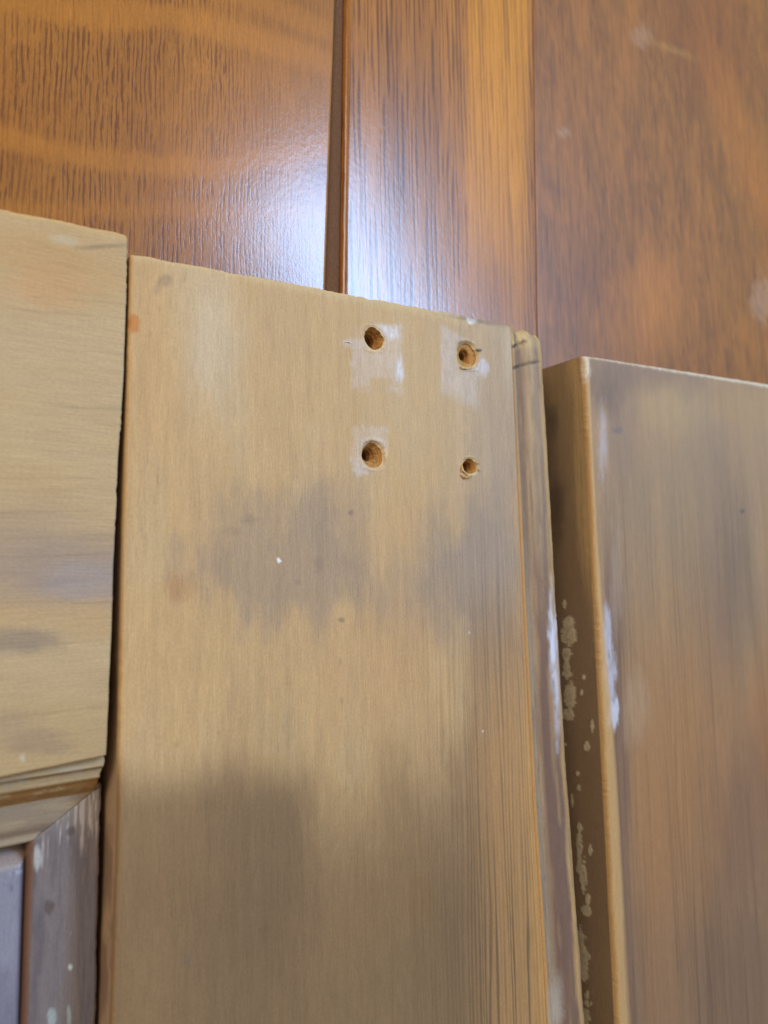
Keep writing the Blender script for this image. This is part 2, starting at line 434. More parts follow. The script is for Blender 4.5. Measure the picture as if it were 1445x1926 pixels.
def paint_stile(P):
    p = Paint(P, (198, 161, 109), .66)
    x, y, px, py = p.x, p.y, p.px, p.py
    f1 = fbm(x/8, y/22, 2); f2 = fbm(x/2.2, y/12, 12); f3 = fbm(x/.7, y/8, 22)
    p.over(sm(-.1, .5, f1), (190, 154, 107), .55)
    p.over(sm(-.1, .5, -f1), (194, 165, 121), .5)
    p.over(sm(.0, .5, fbm(x/5, y/14, 33)), (196, 159, 111), .4)
    # upper right, greyer
    p.over(sm(760, 960, px+50*f1)*(1-sm(900, 1050, py)), (183, 155, 121), .8)
    p.over(p.blob(400, 640, 45, 110, .7, .4, seed=3), (208, 186, 151), .6)
    p.over(p.blob(250, 640, 60, 300, .7, .4, seed=4), (198, 155, 98), .35)
    # stains
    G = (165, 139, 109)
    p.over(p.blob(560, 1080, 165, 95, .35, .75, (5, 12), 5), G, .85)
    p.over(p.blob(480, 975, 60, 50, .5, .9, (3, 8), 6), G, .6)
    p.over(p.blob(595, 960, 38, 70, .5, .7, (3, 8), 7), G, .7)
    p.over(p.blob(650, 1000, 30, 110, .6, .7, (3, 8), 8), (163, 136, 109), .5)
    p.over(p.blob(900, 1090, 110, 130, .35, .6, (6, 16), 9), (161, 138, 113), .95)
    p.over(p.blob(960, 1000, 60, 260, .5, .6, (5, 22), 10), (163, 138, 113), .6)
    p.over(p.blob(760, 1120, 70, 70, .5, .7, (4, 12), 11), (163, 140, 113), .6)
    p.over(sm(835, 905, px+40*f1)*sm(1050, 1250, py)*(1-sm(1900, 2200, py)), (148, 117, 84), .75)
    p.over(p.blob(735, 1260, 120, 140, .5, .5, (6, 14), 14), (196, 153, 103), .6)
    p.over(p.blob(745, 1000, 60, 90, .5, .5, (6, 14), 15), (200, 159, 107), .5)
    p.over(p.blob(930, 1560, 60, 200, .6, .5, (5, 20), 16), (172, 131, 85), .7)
    # darker lower part: soft phone shadow painted into the colour, plus dark stains
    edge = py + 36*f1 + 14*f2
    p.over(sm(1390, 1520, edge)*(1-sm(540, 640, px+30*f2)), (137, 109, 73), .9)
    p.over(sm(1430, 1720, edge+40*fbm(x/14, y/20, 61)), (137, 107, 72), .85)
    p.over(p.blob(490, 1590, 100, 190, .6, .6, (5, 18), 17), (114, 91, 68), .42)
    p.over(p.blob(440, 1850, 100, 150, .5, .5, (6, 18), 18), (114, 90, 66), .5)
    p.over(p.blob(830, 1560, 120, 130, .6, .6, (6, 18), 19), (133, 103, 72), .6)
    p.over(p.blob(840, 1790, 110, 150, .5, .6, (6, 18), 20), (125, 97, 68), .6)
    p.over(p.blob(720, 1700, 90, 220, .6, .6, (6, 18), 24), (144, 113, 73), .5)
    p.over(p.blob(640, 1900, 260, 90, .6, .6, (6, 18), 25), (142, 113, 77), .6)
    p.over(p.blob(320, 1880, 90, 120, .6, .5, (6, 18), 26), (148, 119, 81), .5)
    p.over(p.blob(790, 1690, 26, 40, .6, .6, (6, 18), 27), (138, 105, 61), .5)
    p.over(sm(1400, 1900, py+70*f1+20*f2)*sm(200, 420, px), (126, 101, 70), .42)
    # growth rings, closer and stronger towards the bead
    gm = sm(690, 980, px)*sm(760, 1250, py)
    g1 = grain_lines(p, 1.15, 3, .45)
    p.mul(1-.27*gm*g1)
    p.over(gm*(1-g1)*sm(850, 960, px)*sm(1000, 1400, py), (194, 144, 85), .6)
    g2 = grain_lines(p, .62, 8, .5)
    p.mul(1-.06*sm(250, 700, px)*g2)
    g3 = grain_lines(p, 2.7, 18, .5); p.mul(1-.05*g3)
    pr_ = sm(.34, .55, fbm(x/.25, y/3.2, 95, 3))*sm(-.1, .4, fbm(x/5, y/18, 96)); p.over(pr_, (131, 101, 68), .22)
    # warm worn edge by the bead
    ed = sm(945, 978, px - (py-700)*.041 + 8*f2)
    p.over(ed*sm(760, 1000, py), (200, 148, 81), .6)
    # small marks
    p.over(p.blob(252, 609, 13, 17, .4, .5, (1.5, 1.5), 30), (190, 118, 48), .8)
    p.over(p.blob(336, 1105, 26, 24, .7, .6, (2, 4), 31), (172, 128, 84), .6)
    for a, b, r, q, s_ in ((660, 965, 5, 5, .9), (642, 1166, 6, 5, .9), (310, 527, 12, 10, .6), (296, 545, 7, 11, .5),
                           (352, 1805, 8, 14, .5), (640, 1245, 3, 7, .4), (643, 1318, 3, 9, .5), (438, 1000, 14, 8, .4),
                           (470, 978, 12, 10, .5), (600, 1060, 7, 16, .4), (332, 1400, 5, 6, .3), (560, 1095, 6, 6, .4)):
        p.over(p.blob(a, b, r, q, .6, .5, (1, 1.5), 33), (112, 94, 84), s_*.6)
    for a, b, r in ((525, 1055, 4), (883, 1190, 1.6), (908, 1376, 1.6)):
        p.over(p.blob(a, b, r, r*1.2, .4, .8, (.4, .4), 34), (244, 238, 226), 1.0 if r > 3 else .45)
    # pale residue squares round the holes
    def residue(mk, col, gloss, a=.8):
        st = .75+.45*fbm(x/.35, y/2.5, 91, 3)
        p.over(mk*st, col, a*.31); p.w = np.maximum(p.w, mk*gloss*.55*np.clip(.7+.9*fbm(x/.6, y/1.2, 92), 0, 1.4))
    m1 = p.box(662, 613, 757, 738, 4, 3, 5)
    m1 = m1*(1-.85*p.blob(716, 722, 20, 17, .3, .5, (1.5, 1.5), 66))*(1-.6*p.blob(700, 745, 60, 22, .5, .6, (1.5, 1.5), 67))
    m1 = m1*(1-sm(0, 1, (px-662)/95.)*0)*(1-.75*p.blob(672, 618, 26, 20, .5, .4, seed=68))
    residue(m1, (196, 186, 182), .3)
    residue(p.blob(667, 645, 22, 10, .4, .5, (1, 1), 69), (204, 198, 192), .3, .7)
    residue(p.box(745, 650, 759, 716, 5, 2, 6)*sm(650, 700, py), (206, 208, 224), 1.0)
    residue(p.blob(728, 625, 22, 14, .6, .4, (1.2, 1.2), 64), (214, 216, 226), .9)
    tr = sm(0, 14, py-(600+.62*(px-826)))*(1-sm(0, 30, py-(720+.45*(px-826))))*sm(826, 831, px+2*f3)*(1-sm(888, 912, px+6*f2))
    residue(tr, (196, 188, 184), .35, .75)
    residue(p.blob(905, 690, 12, 17, .5, .5, (1, 1), 63, ang=-25), (216, 220, 234), 1.0, .9)
    m3 = p.box(663, 803, 728, 893, 3.5, 4, 7)*(1-sm(0, 14, (py-893)+.38*(px-663)+7*fbm(x/.5, y*0, 37)))
    m3 = m3*(.45+.55*np.maximum(sm(850, 870, py), p.blob(702, 855, 30, 31, .2, .2, (1, 1), 62)))
    residue(m3, (208, 206, 212), .75, .9)
    # raw rings round the holes
    for a, b, r, q in ((880, 668, 23, 25), (703, 856, 25, 27), (884, 879, 17, 19), (704, 638, 21, 22)):
        p.over(p.blob(a, b, r, q, .12, .25, (1, 1), 60), (206, 178, 128), .75)
    # bare torn top edge, end grain
    te = py-(475+.1985*(px-245))
    p.over((1-sm(2, 16, te+8*fbm(x/.5, y/3, 71)))*(1-sm(860, 900, px)), (204, 174, 122), .7)
    p.over(p.blob(888, 598, 11, 9, .4, .5, (.8, .8), 72), (240, 232, 215), .95)
    p.over(p.blob(866, 640, 2.5, 46, .6, .3, (.8, 3), 73), (140, 122, 102), .5)
    p.over(p.blob(960, 655, 10, 60, .6, .5, (.6, 3), 74), (196, 172, 138), .6)
    p.over(p.blob(905, 604, 60, 4, .6, .4, (.8, .8), 74, ang=9), (110, 96, 84), .6)
    p.over(p.blob(900, 659, 6, 3, .4, .3, (.8, .8), 75), (70, 62, 58), .9)
    # sheen left by old finish on the greyed parts
    p.w = np.maximum(p.w, .16*sm(820, 900, px)*sm(950, 1050, py)*(1-sm(1250, 1400, py)))
    # left wall of the board
    wl = (P[..., 2] < T-.0015)*(px < 600)
    p.over(wl*1.0, (172, 140, 106), .9); p.over(wl*sm(-.1, .4, fbm(y/9, p.z/4, 77)), (116, 88, 66), .7)
    p.mul(1+.05*f2+.05*f3)
    return p

stile_l = poly([(246, 480), (243, 640), (236, 880), (231, 1140), (225, 1400), (225, 1500), (221, 1640), (211, 1926)], T)
stile_r = poly([(961, 604), (983, 1100), (1003, 1500), (1030, 1926)], T)
stile = empty('door_stile', tuple(W(600, 1200, 0)), 'long upright pine door stile with four empty screw holes near its top end', 'door stile', 'stripped pine door pieces')
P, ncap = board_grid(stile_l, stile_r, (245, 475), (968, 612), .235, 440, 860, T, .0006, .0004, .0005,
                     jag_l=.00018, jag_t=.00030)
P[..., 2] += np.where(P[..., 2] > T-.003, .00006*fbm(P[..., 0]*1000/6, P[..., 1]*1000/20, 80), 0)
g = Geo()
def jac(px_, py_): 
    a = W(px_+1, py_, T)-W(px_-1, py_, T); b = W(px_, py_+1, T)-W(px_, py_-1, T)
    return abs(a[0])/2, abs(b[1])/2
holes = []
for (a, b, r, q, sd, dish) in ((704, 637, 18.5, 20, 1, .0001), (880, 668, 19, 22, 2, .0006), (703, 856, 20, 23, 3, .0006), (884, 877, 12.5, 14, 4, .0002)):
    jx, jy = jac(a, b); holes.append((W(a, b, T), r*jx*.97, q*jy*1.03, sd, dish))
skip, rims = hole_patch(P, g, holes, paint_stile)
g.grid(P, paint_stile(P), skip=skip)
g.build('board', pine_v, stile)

def bore(rim, th, c, rx, ry, seed, inner, off, depth, pitch, start):
    """the drilled wall of a screw hole, ribbed by the thread that was in it"""
    g = Geo(); rings = []
    zs = np.concatenate([[0, .0002, .0005, .0009, .0013], np.linspace(.0018, depth, 70)])
    z0 = rim[:, 2]
    for zz in zs:
        k = sm(.0002, start, zz)
        rr = (1-k)*1.0 + k*inner
        ribs = .15*k*(np.abs(np.mod(zz/pitch + th/(2*math.pi), 1)-.5)*2 - .5)*2
        rough = .05*fbm(np.cos(th)*3+zz*1500, np.sin(th)*3+zz*900, seed+6, 4)*sm(0, .0006, zz)
        f_ = rr+ribs+rough
        base = np.hypot((rim[:, 0]-c[0])/rx, (rim[:, 1]-c[1])/ry)
        bb = base*(1-k)+k
        rings.append(np.stack([c[0]+off[0]*k+rx*bb*f_*np.cos(th), c[1]+off[1]*k+ry*bb*f_*np.sin(th), z0*(1-k)+T*k-zz], -1))
    last = rings[-1]; ctr = last.mean(0)
    rings += [last*.5+ctr*.5+[0, 0, -.0004], np.repeat(ctr[None]+[0, 0, -.0006], len(th), 0)]
    RP = np.array(rings)
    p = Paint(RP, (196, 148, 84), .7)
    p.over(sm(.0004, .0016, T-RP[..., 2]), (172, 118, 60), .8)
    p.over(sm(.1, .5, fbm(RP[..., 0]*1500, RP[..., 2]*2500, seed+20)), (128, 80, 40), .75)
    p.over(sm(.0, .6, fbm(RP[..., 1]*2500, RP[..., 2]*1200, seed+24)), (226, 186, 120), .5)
    dep = (T-RP[..., 2])
    g.grid(RP[::1], p, closed=True)
    o = g.build('screw_hole', torn_m, stile, origin=(c[0], c[1], T))
    return o
specs = [(.80, (-.0001, .0000), .0025), (.56, (-.0002, .0001), .0012), (.60, (-.0006, .0002), .0018), (.82, (0, 0), .0015)]
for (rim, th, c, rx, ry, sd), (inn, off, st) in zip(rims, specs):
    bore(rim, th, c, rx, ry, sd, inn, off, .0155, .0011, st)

def splinter(pts, rad, col, parent):
    """a torn curl of wood: tapered strip along points (px, py, height above the face)"""
    q = np.array([W(a, b, T+h) for a, b, h in pts])
    t = np.linspace(0, 1, len(q)); tt = np.linspace(0, 1, 14)
    c = np.stack([np.interp(tt, t, q[:, i]) for i in range(3)], -1)
    d = np.gradient(c, axis=0); d /= np.linalg.norm(d, axis=1)[:, None]
    up = np.array([0, 0, 1.0]); s_ = np.cross(d, up); s_ /= np.linalg.norm(s_, axis=1)[:, None]; u_ = np.cross(s_, d)
    rings = []
    for i in range(14):
        r = rad*(math.sin(math.pi*min(max(tt[i]*.94+.03, 0), 1))**.6)*(1+.25*math.sin(i*2.1))
        ang = np.linspace(0, 2*math.pi, 8, endpoint=False)
        rings.append(c[i]+np.cos(ang)[:, None]*s_[i]*r+np.sin(ang)[:, None]*u_[i]*r*.45)
    RP = np.array(rings); p = Paint(RP, col, .7)
    g = Geo(); g.grid(RP, p, closed=True)
    return g.build('splinter', torn_m, parent, origin=tuple(c[0]))
splinter([(866, 893, .0001), (876, 898, .0005), (889, 895, .0002)], .00028, (196, 152, 92), stile)
splinter([(869, 872, .0001), (870, 884, .0004), (880, 893, .0003)], .00026, (206, 164, 104), stile)
splinter([(896, 874, .0001), (900, 881, .0006), (904, 886, .0003)], .00018, (200, 160, 100), stile)
splinter([(893, 868, .0001), (899, 872, .0003), (902, 870, .0002)], .00016, (190, 150, 100), stile)
splinter([(862, 686, .0000), (870, 692, .0004), (882, 693, .0003), (890, 688, .0001)], .00024, (208, 174, 118), stile)
splinter([(644, 644, .0000), (655, 642, .0002), (664, 648, .0000)], .00014, (215, 205, 195), stile)

# ---------------- bead along the right edge of the stile
def bead():
    # profile across, in metres from the stile's edge, heights below the face
    prof = [(-.0004, -.010), (-.0002, -.0012), (.0002, -.0003), (.0006, -.0001), (.0010, -.0003), (.0013, -.0010), (.0016, -.0015), (.0020, -.0017), (.0024, -.0014)]
    for k in range(0, 19):
        a = math.radians(165-k*10.0)
        prof.append((.0063+.0039*math.cos(a), -.0020+.0015*math.sin(a)))
    prof += [(.0103, -.0030), (.0104, -.0045), (.0104, -.008), (.0104, -.0179)]
    pr = np.array(prof)
    a = W(968, 612, T); b = W(1018, 626, T); sl = (b[1]-a[1])/(b[0]-a[0])
    D = np.concatenate([[0, .0001, .0003, .0006, .001, .0015], np.linspace(.002, .235, 760)])
    DD, K = np.meshgrid(D, np.arange(len(pr)), indexing='ij')
    off = pr[K, 0]; hh = pr[K, 1]
    Y = a[1]+.0006-DD
    X = stile_r(Y)+off*(1.26+.18*np.clip(DD/.165, 0, 1.2))+sm(.0, .0085, off)*(.0003*fbm(Y*1000/9, 0*Y, 88)+.00022*fbm(Y*1000/1.1, 0*Y, 89)*sm(-.1, .4, fbm(Y*1000/7, 0*Y, 90)))
    Y = a[1]+(X-a[0])*sl+.0004-DD
    Z = T+hh
    # chipped end of the bead
    tip = np.exp(-DD/.0022)
    Z = Z - .0022*tip**2*sm(.002, .003, off) - .0010*tip*np.abs(fbm(X*1000/1.2, Y*1000/1.1, 99))
    Y = Y + tip*.0012*fbm(off*1000/1.3, 0*off, 101)
    px_, py_ = proj(np.stack([X, Y, Z], -1))
    def crack(x0, y0, x1, y1, h, wd):
        t = np.clip((px_-x0)/(x1-x0), 0, 1); yy = y0+(y1-y0)*t - h*np.sin(t*math.pi/2)
        return np.exp(-((py_-yy)/wd)**2)*(px_ > x0-2)*(px_ < x1+3)
    ck1 = crack(962, 654, 988, 643, 1, 2.2); ck2 = crack(965, 693, 1012, 688, 7, 2.0)
    Z = Z - .0007*ck1-.0006*ck2
    Z = Z + .00010*fbm(X*1000/.8, Y*1000/3, 66)*(off > .001)
    Z = np.maximum(Z, .0001)
    P = np.stack([X, Y, Z], -1)
    cap = P[:1].copy(); cap[..., 2] = .0001
    cap2 = P[:1].copy(); cap2[..., 2] = np.minimum(cap2[..., 2], .009)
    P = np.concatenate([cap, cap2, P], 0)
    z2 = np.zeros((2, K.shape[1])); off = np.concatenate([off[:2], off], 0); ck1 = np.concatenate([z2, ck1]); ck2 = np.concatenate([z2, ck2])
    p = Paint(P, (164, 131, 94), .68)
    x, y, px, py = p.x, p.y, p.px, p.py
    o = off*1000*.83
    f = fbm(o/1.1, y/12, 14); f2 = fbm(o/.5, y/5, 15)
    low = sm(780, 1250, py+80*f)
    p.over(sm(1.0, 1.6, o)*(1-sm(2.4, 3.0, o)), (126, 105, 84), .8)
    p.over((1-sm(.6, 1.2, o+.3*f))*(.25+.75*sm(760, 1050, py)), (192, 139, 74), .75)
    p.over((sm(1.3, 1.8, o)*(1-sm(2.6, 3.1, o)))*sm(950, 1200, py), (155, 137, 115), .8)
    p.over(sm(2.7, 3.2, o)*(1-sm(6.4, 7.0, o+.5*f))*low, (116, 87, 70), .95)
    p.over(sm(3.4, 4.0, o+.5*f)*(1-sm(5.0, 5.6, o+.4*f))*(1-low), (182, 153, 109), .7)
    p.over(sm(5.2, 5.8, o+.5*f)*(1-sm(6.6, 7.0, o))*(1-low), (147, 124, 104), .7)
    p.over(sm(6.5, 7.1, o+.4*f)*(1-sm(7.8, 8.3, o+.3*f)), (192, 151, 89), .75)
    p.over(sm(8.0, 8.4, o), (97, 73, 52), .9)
    st = sm(.05, .35, fbm(o/.35, y/40, 19))
    p.over(st*low*sm(4.8, 5.4, o), (172, 124, 73), .55)
    p.over(p.blob(1045, 1890, 14, 50, .4, .5, (1, 3), 44), (176, 163, 145), .8)
    tp = 1-sm(640, 665, py+8*f2)
    p.over(tp*sm(-.1, .4, f2+.3), (206, 176, 118), .8)
    p.over(np.clip(ck1+ck2, 0, 1), (70, 60, 54), .8)
    for a_, b_, r, q, s_ in ((1040, 1215, 6, 60, .9), (1048, 1310, 5, 70, .7), (1037, 1130, 4, 40, .5)):
        mk = p.blob(a_, b_, r, q, .4, .6, (1, 5), 46)
        p.over(mk, (214, 216, 226), s_); p.w = np.maximum(p.w, mk)  # bluish-white glints painted into the bead's colour, with extra gloss
    s1 = sm(.05, .3, fbm(o/.22, y/30, 61, 3)); s2 = sm(.05, .3, -fbm(o/.16, y/22, 62, 3))
    p.over(s1*sm(1.0, 1.5, o), (180, 144, 98), .45); p.over(s2*sm(1.0, 1.5, o), (104, 84, 72), .38)
    p.w = np.maximum(p.w, .12*low*sm(2.7, 3.2, o)*(1-sm(6.8, 7.2, o)))
    p.mul(1+.08*f2)
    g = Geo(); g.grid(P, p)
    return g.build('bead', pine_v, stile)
bead()

# ---------------- right board
def paint_right_board(P):
    p = Paint(P, (161, 128, 91), .6)
    x, y, px, py = p.x, p.y, p.px, p.py
    f1 = fbm(x/9, y/26, 102); f2 = fbm(x/1.6, y/22, 112); f3 = fbm(x/.6, y/10, 122)
    p.over(sm(-.1, .5, f1), (173, 135, 91), .5); p.over(sm(-.1, .5, -f1), (150, 121, 89), .5)
    p.over(sm(1000, 1350, py+100*f1), (161, 118, 75), .7)
    p.over(p.blob(1150, 735, 40, 50, .5, .6, (5, 9), 103), (124, 97, 75), .9)
    p.over(p.blob(1210, 700, 140, 36, .6, .6, (8, 9), 104, ang=9), (137, 109, 83), .7)
    p.over(p.blob(1260, 770, 60, 40, .6, .6, (6, 12), 105), (180, 145, 96), .6)
    p.over(p.blob(1400, 760, 60, 40, .6, .6, (6, 12), 106), (175, 135, 85), .6)
    p.over(p.blob(1175, 830, 20, 80, .6, .6, (4, 12), 107), (143, 113, 89), .6)
    p.over(p.blob(1370, 1080, 45, 190, .6, .5, (8, 30), 108), (131, 103, 80), .75)
    p.over(p.blob(1290, 780+140, 90, 120, .8, .5, (8, 30), 109), (153, 124, 91), .5)
    p.over(p.blob(1290, 1480, 90, 240, .6, .5, (6, 40), 110), (171, 120, 72), .55)
    p.over(p.blob(1440, 1380, 30, 150, .6, .5, (6, 30), 111), (169, 113, 65), .6)
    p.over(p.blob(1400, 1560, 70, 170, .6, .6, (7, 26), 113), (133, 97, 71), .75)
    p.over(p.blob(1390, 1860, 100, 140, .6, .6, (7, 26), 114), (124, 93, 68), .75)
    p.over(p.blob(1240, 1800, 40, 300, .7, .5, (5, 40), 115), (167, 117, 71), .5)
    strip = sm(1118, 1126, px-(py-700)*.040+4*f2)*(1-sm(1150, 1185, px-(py-1100)*.04+12*f2))
    p.over(strip*sm(900, 1150, py), (125, 95, 75), .85)
    gm = sm(780, 1100, py)
    p.over(sm(1450, 1900, py+60*f1), (128, 102, 80), .45)
    g1 = grain_lines(p, 1.55, 23, .5)
    amp = (.35+.65*sm(-.3, .3, fbm(x/9, y/90, 125)))
    p.mul(1-.25*gm*g1*amp)
    g2 = grain_lines(p, .8, 33, .5); p.mul(1-.10*g2*amp)
    # residues
    for a_, b_, r, q, s_, gl_ in ((1142, 1200, 8, 60, .6, .6), (1149, 1285, 9, 60, .7, .8), (1153, 1345, 9, 26, .9, 1), (1134, 830, 8, 60, .3, .2)):
        mk = p.blob(a_, b_, r, q, .4, .7, (1, 4), 116); p.over(mk, (200, 198, 206), s_); p.w = np.maximum(p.w, mk*gl_)
    p.over(p.blob(1197, 1335, 24, 62, .35, .5, (1.5, 5), 117), (190, 166, 136), .22)
    p.over(p.blob(1160, 1085, 9, 90, .6, .5, (1, 5), 118), (186, 160, 132), .35)
    p.over(p.blob(1396, 962, 5, 4, .5, .5, (1, 1), 119), (96, 84, 78), .7)
    p.over(p.blob(1160, 810, 9, 7, .5, .7, (1, 1), 119), (112, 100, 96), .6)
    # worn arris: pale at the top end, orange lower down
    te = py-(668+.165*(px-1100))
    p.over((1-sm(1.5, 5.5, te+2*fbm(x/1, y/2, 72)))*(px > 1098), (216, 196, 164), .85)
    d = px - (1100+(py-668)*.0517)
    wdt = 6+14*sm(900, 1600, py)
    ar = 1-sm(wdt*.7, wdt*1.2, d+3*f2)
    p.over(ar, (196, 156, 100), .85)
    p.over(p.blob(1101, 690, 8, 30, .4, .5, (1, 2), 121), (222, 206, 180), .7)
    # side
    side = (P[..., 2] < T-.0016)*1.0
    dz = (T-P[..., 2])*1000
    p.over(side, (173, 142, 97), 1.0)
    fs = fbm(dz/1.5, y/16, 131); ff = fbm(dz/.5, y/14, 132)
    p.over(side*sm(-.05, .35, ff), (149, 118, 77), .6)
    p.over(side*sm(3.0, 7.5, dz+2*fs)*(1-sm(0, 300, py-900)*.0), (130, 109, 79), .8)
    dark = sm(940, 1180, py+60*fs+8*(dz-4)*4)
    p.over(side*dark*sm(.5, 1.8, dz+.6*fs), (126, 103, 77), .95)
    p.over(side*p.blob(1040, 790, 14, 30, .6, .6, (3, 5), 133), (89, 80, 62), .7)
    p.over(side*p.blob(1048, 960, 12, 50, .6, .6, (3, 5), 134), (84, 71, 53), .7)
    fl = 0
    for a_, b_, r, q in ((1070, 1195, 11, 24), (1066, 1250, 7, 28), (1072, 1310, 10, 36), (1068, 1345, 12, 14), (1098, 1275, 4, 6),
                         (1094, 1303, 3, 5), (1114, 1370, 3, 12), (1104, 1405, 4, 9), (1062, 1140, 3, 10), (1087, 1455, 3, 5), (1089, 1480, 4, 6),
                         (1076, 1505, 3, 16), (1090, 1600, 5, 45), (1097, 1650, 7, 34), (1102, 1713, 9, 12), (1106, 1690, 4, 8),
                         (1092, 1790, 8, 40), (1098, 1810, 10, 26), (1100, 1835, 6, 10), (1105, 1868, 5, 7), (1112, 1888, 3, 6),
                         (1103, 1910, 6, 22), (1110, 1600, 3, 9), (1062, 1370+30, 4, 4)):
        fl = np.maximum(fl, p.blob(a_, b_, r*1.05, q*1.05, .12, .95, (.8, 1.3), 135+int(b_) % 7, octv=5))
    fl = fl*side*(dz > 2.0)
    p.over(fl, (196, 180, 146), .8)
    p.over(fl*sm(.0, .4, fbm(dz/.4, y/.6, 139)), (140, 124, 96), .6); p.over(4*fl*(1-fl)*.5, (84, 70, 52), .45)
    p.mul(1+.05*f2+.04*f3)
    P[..., 0] -= .00022*fl
    return p
rb_l = poly([(1100, 668), (1118, 1000), (1133, 1300), (1146, 1550), (1165, 1926)], T)
right = empty('door_stile', tuple(W(1300, 1200, 0)), 'wide pine board at the right with paint flakes on its shaded side edge', 'door stile', 'stripped pine door pieces')
P, _ = board_grid(rb_l, lambda y: rb_l(y)+.105, (1100, 668), (1445, 722), .270, 260, 1000, T, .0011, .0008, .0009, jag_l=.00045, jag_t=.00012, wall=80)
g = Geo(); g.grid(P, paint_right_board(P)); g.build('board', pine_v, right)

# ---------------- left piece: rail with its moulding, mitred frame and panel
left = empty('cabinet_door', tuple(W(60, 1200, 0)), 'pine panelled door corner at the left with crosswise top rail and mitred moulding', 'door')
def paint_rail(P):
    p = Paint(P, (188, 159, 114), .66)
    x, y, px, py = p.x, p.y, p.px, p.py
    f1 = fbm(x/30, y/9, 202); f2 = fbm(x/20, y/1.5, 212); f3 = fbm(x/10, y/.5, 222)
    p.over(sm(-.1, .5, f1), (188, 150, 102), .5); p.over(sm(-.1, .5, -f1), (190, 165, 124), .45)
    p.over(p.blob(100, 480, 200, 60, .7, .5, (20, 8), 203, ang=10), (186, 142, 83), .55)
    p.over(p.blob(120, 450, 26, 8, .6, .5, (4, 2), 204, ang=8), (188, 170, 135), .7)
    p.over(p.blob(190, 464, 40, 4, .6, .7, (4, 2), 205, ang=-4), (130, 113, 88), .6)
    p.over(p.blob(90, 540, 60, 40, .7, .6, (10, 4), 206), (196, 146, 94), .5)
    p.over(p.blob(120, 1080, 180, 62, .45, .5, (16, 6), 207), (156, 136, 117), .85)
    p.over(p.blob(40, 1010, 110, 60, .6, .5, (16, 6), 208), (162, 138, 113), .6)
    p.over(p.blob(150, 1090, 70, 30, .5, .6, (10, 3), 209), (160, 144, 135), .6)
    p.over(p.blob(40, 1205, 60, 22, .5, .8, (8, 4), 210), (140, 121, 102), .7)
    p.over(p.blob(70, 1400, 60, 26, .4, .8, (8, 3), 211), (146, 124, 105), .7)
    p.over(p.blob(10, 1370, 60, 26, .6, .6, (8, 3), 213), (158, 136, 111), .6)
    p.over(p.blob(42, 1427, 5, 8, .4, .3, (1, 1), 214), (206, 200, 180), .8)
    p.over(sm(1200, 1420, py), (172, 142, 96), .45)
    p.mul(1-.05*sm(.1, .5, f3)); p.mul(1+.04*f2)
    for k, yy in enumerate((573, 600, 770, 815, 900, 960, 1040, 1130, 1200, 1322)):
        ln = np.abs(py-(yy-.13*(240-px)*(900-yy)/450.0)+2*f1)
        p.mul(1-.13*(1-sm(.8, 2.6, ln))*sm(-.3, .2, fbm(x/7, y*0+k, 215+k)))
    # fresh sawn arris on the top edge
    te = py-(390+.208*px)
    p.over(1-sm(3, 16, te+9*fbm(x/1.2, y/2, 216)), (200, 162, 102), .7)
    wl = (P[..., 2] < T-.0015)*1.0
    p.over(wl, (170, 138, 104), .9)
    p.w = np.maximum(p.w, .35*p.blob(150, 1090, 110, 45, .5, .5, (10, 3), 209)*sm(.0, .4, fbm(x/1, y/.8, 220)))
    return p
rail_r = poly([(241, 440), (239, 520), (233, 700), (222, 900), (213, 1120), (207, 1280), (203, 1380), (200, 1428)], T)
yb = W(100, 1434, T)[1]; yt = W(240, 440, T)[1]
P, _ = board_grid(lambda y: rail_r(y)-.075, rail_r, (0, 390), (240, 440), yt-yb, 230, 420, T, .0006, .0004, .0006, jag_r=.00040, jag_t=.00022)
g = Geo(); g.grid(P, paint_rail(P)); g.build('rail', pine_h, left)

def sweep_x(name, prof, x0, x1, nx, ystart, painter, mat, mitre=0.0, jag=0, slope=0.0):
    """moulding that runs across the door; prof = [(distance down the door, height)]"""
    xs = np.linspace(x0, x1, nx); pr = np.array(prof)
    XX, K = np.meshgrid(xs, np.arange(len(pr)), indexing='ij')
    d = pr[K, 0]
    X = XX - mitre*d*((XX-x0)/(x1-x0))
    if jag: X = X + jag*fbm(d*1000/1.2, 0*d, 301)*np.exp(-(x1-XX)/.001)
    Yy = ystart - d + slope*(X-x1)
    P = np.stack([X, Yy, pr[K, 1]+.00008*fbm(X*1000/4, d*1000/.8, 302)], -1)
    e = P[-1:].copy(); e[..., 2] = .001
    P = np.concatenate([P, e], 0)
    g = Geo(); g.grid(P, painter(P, np.concatenate([d, d[-1:]])*1000)); return g.build(name, mat, left)

xr = rail_r(yb)
def yat(px_, py_, z): return W(px_, py_, z)[1]
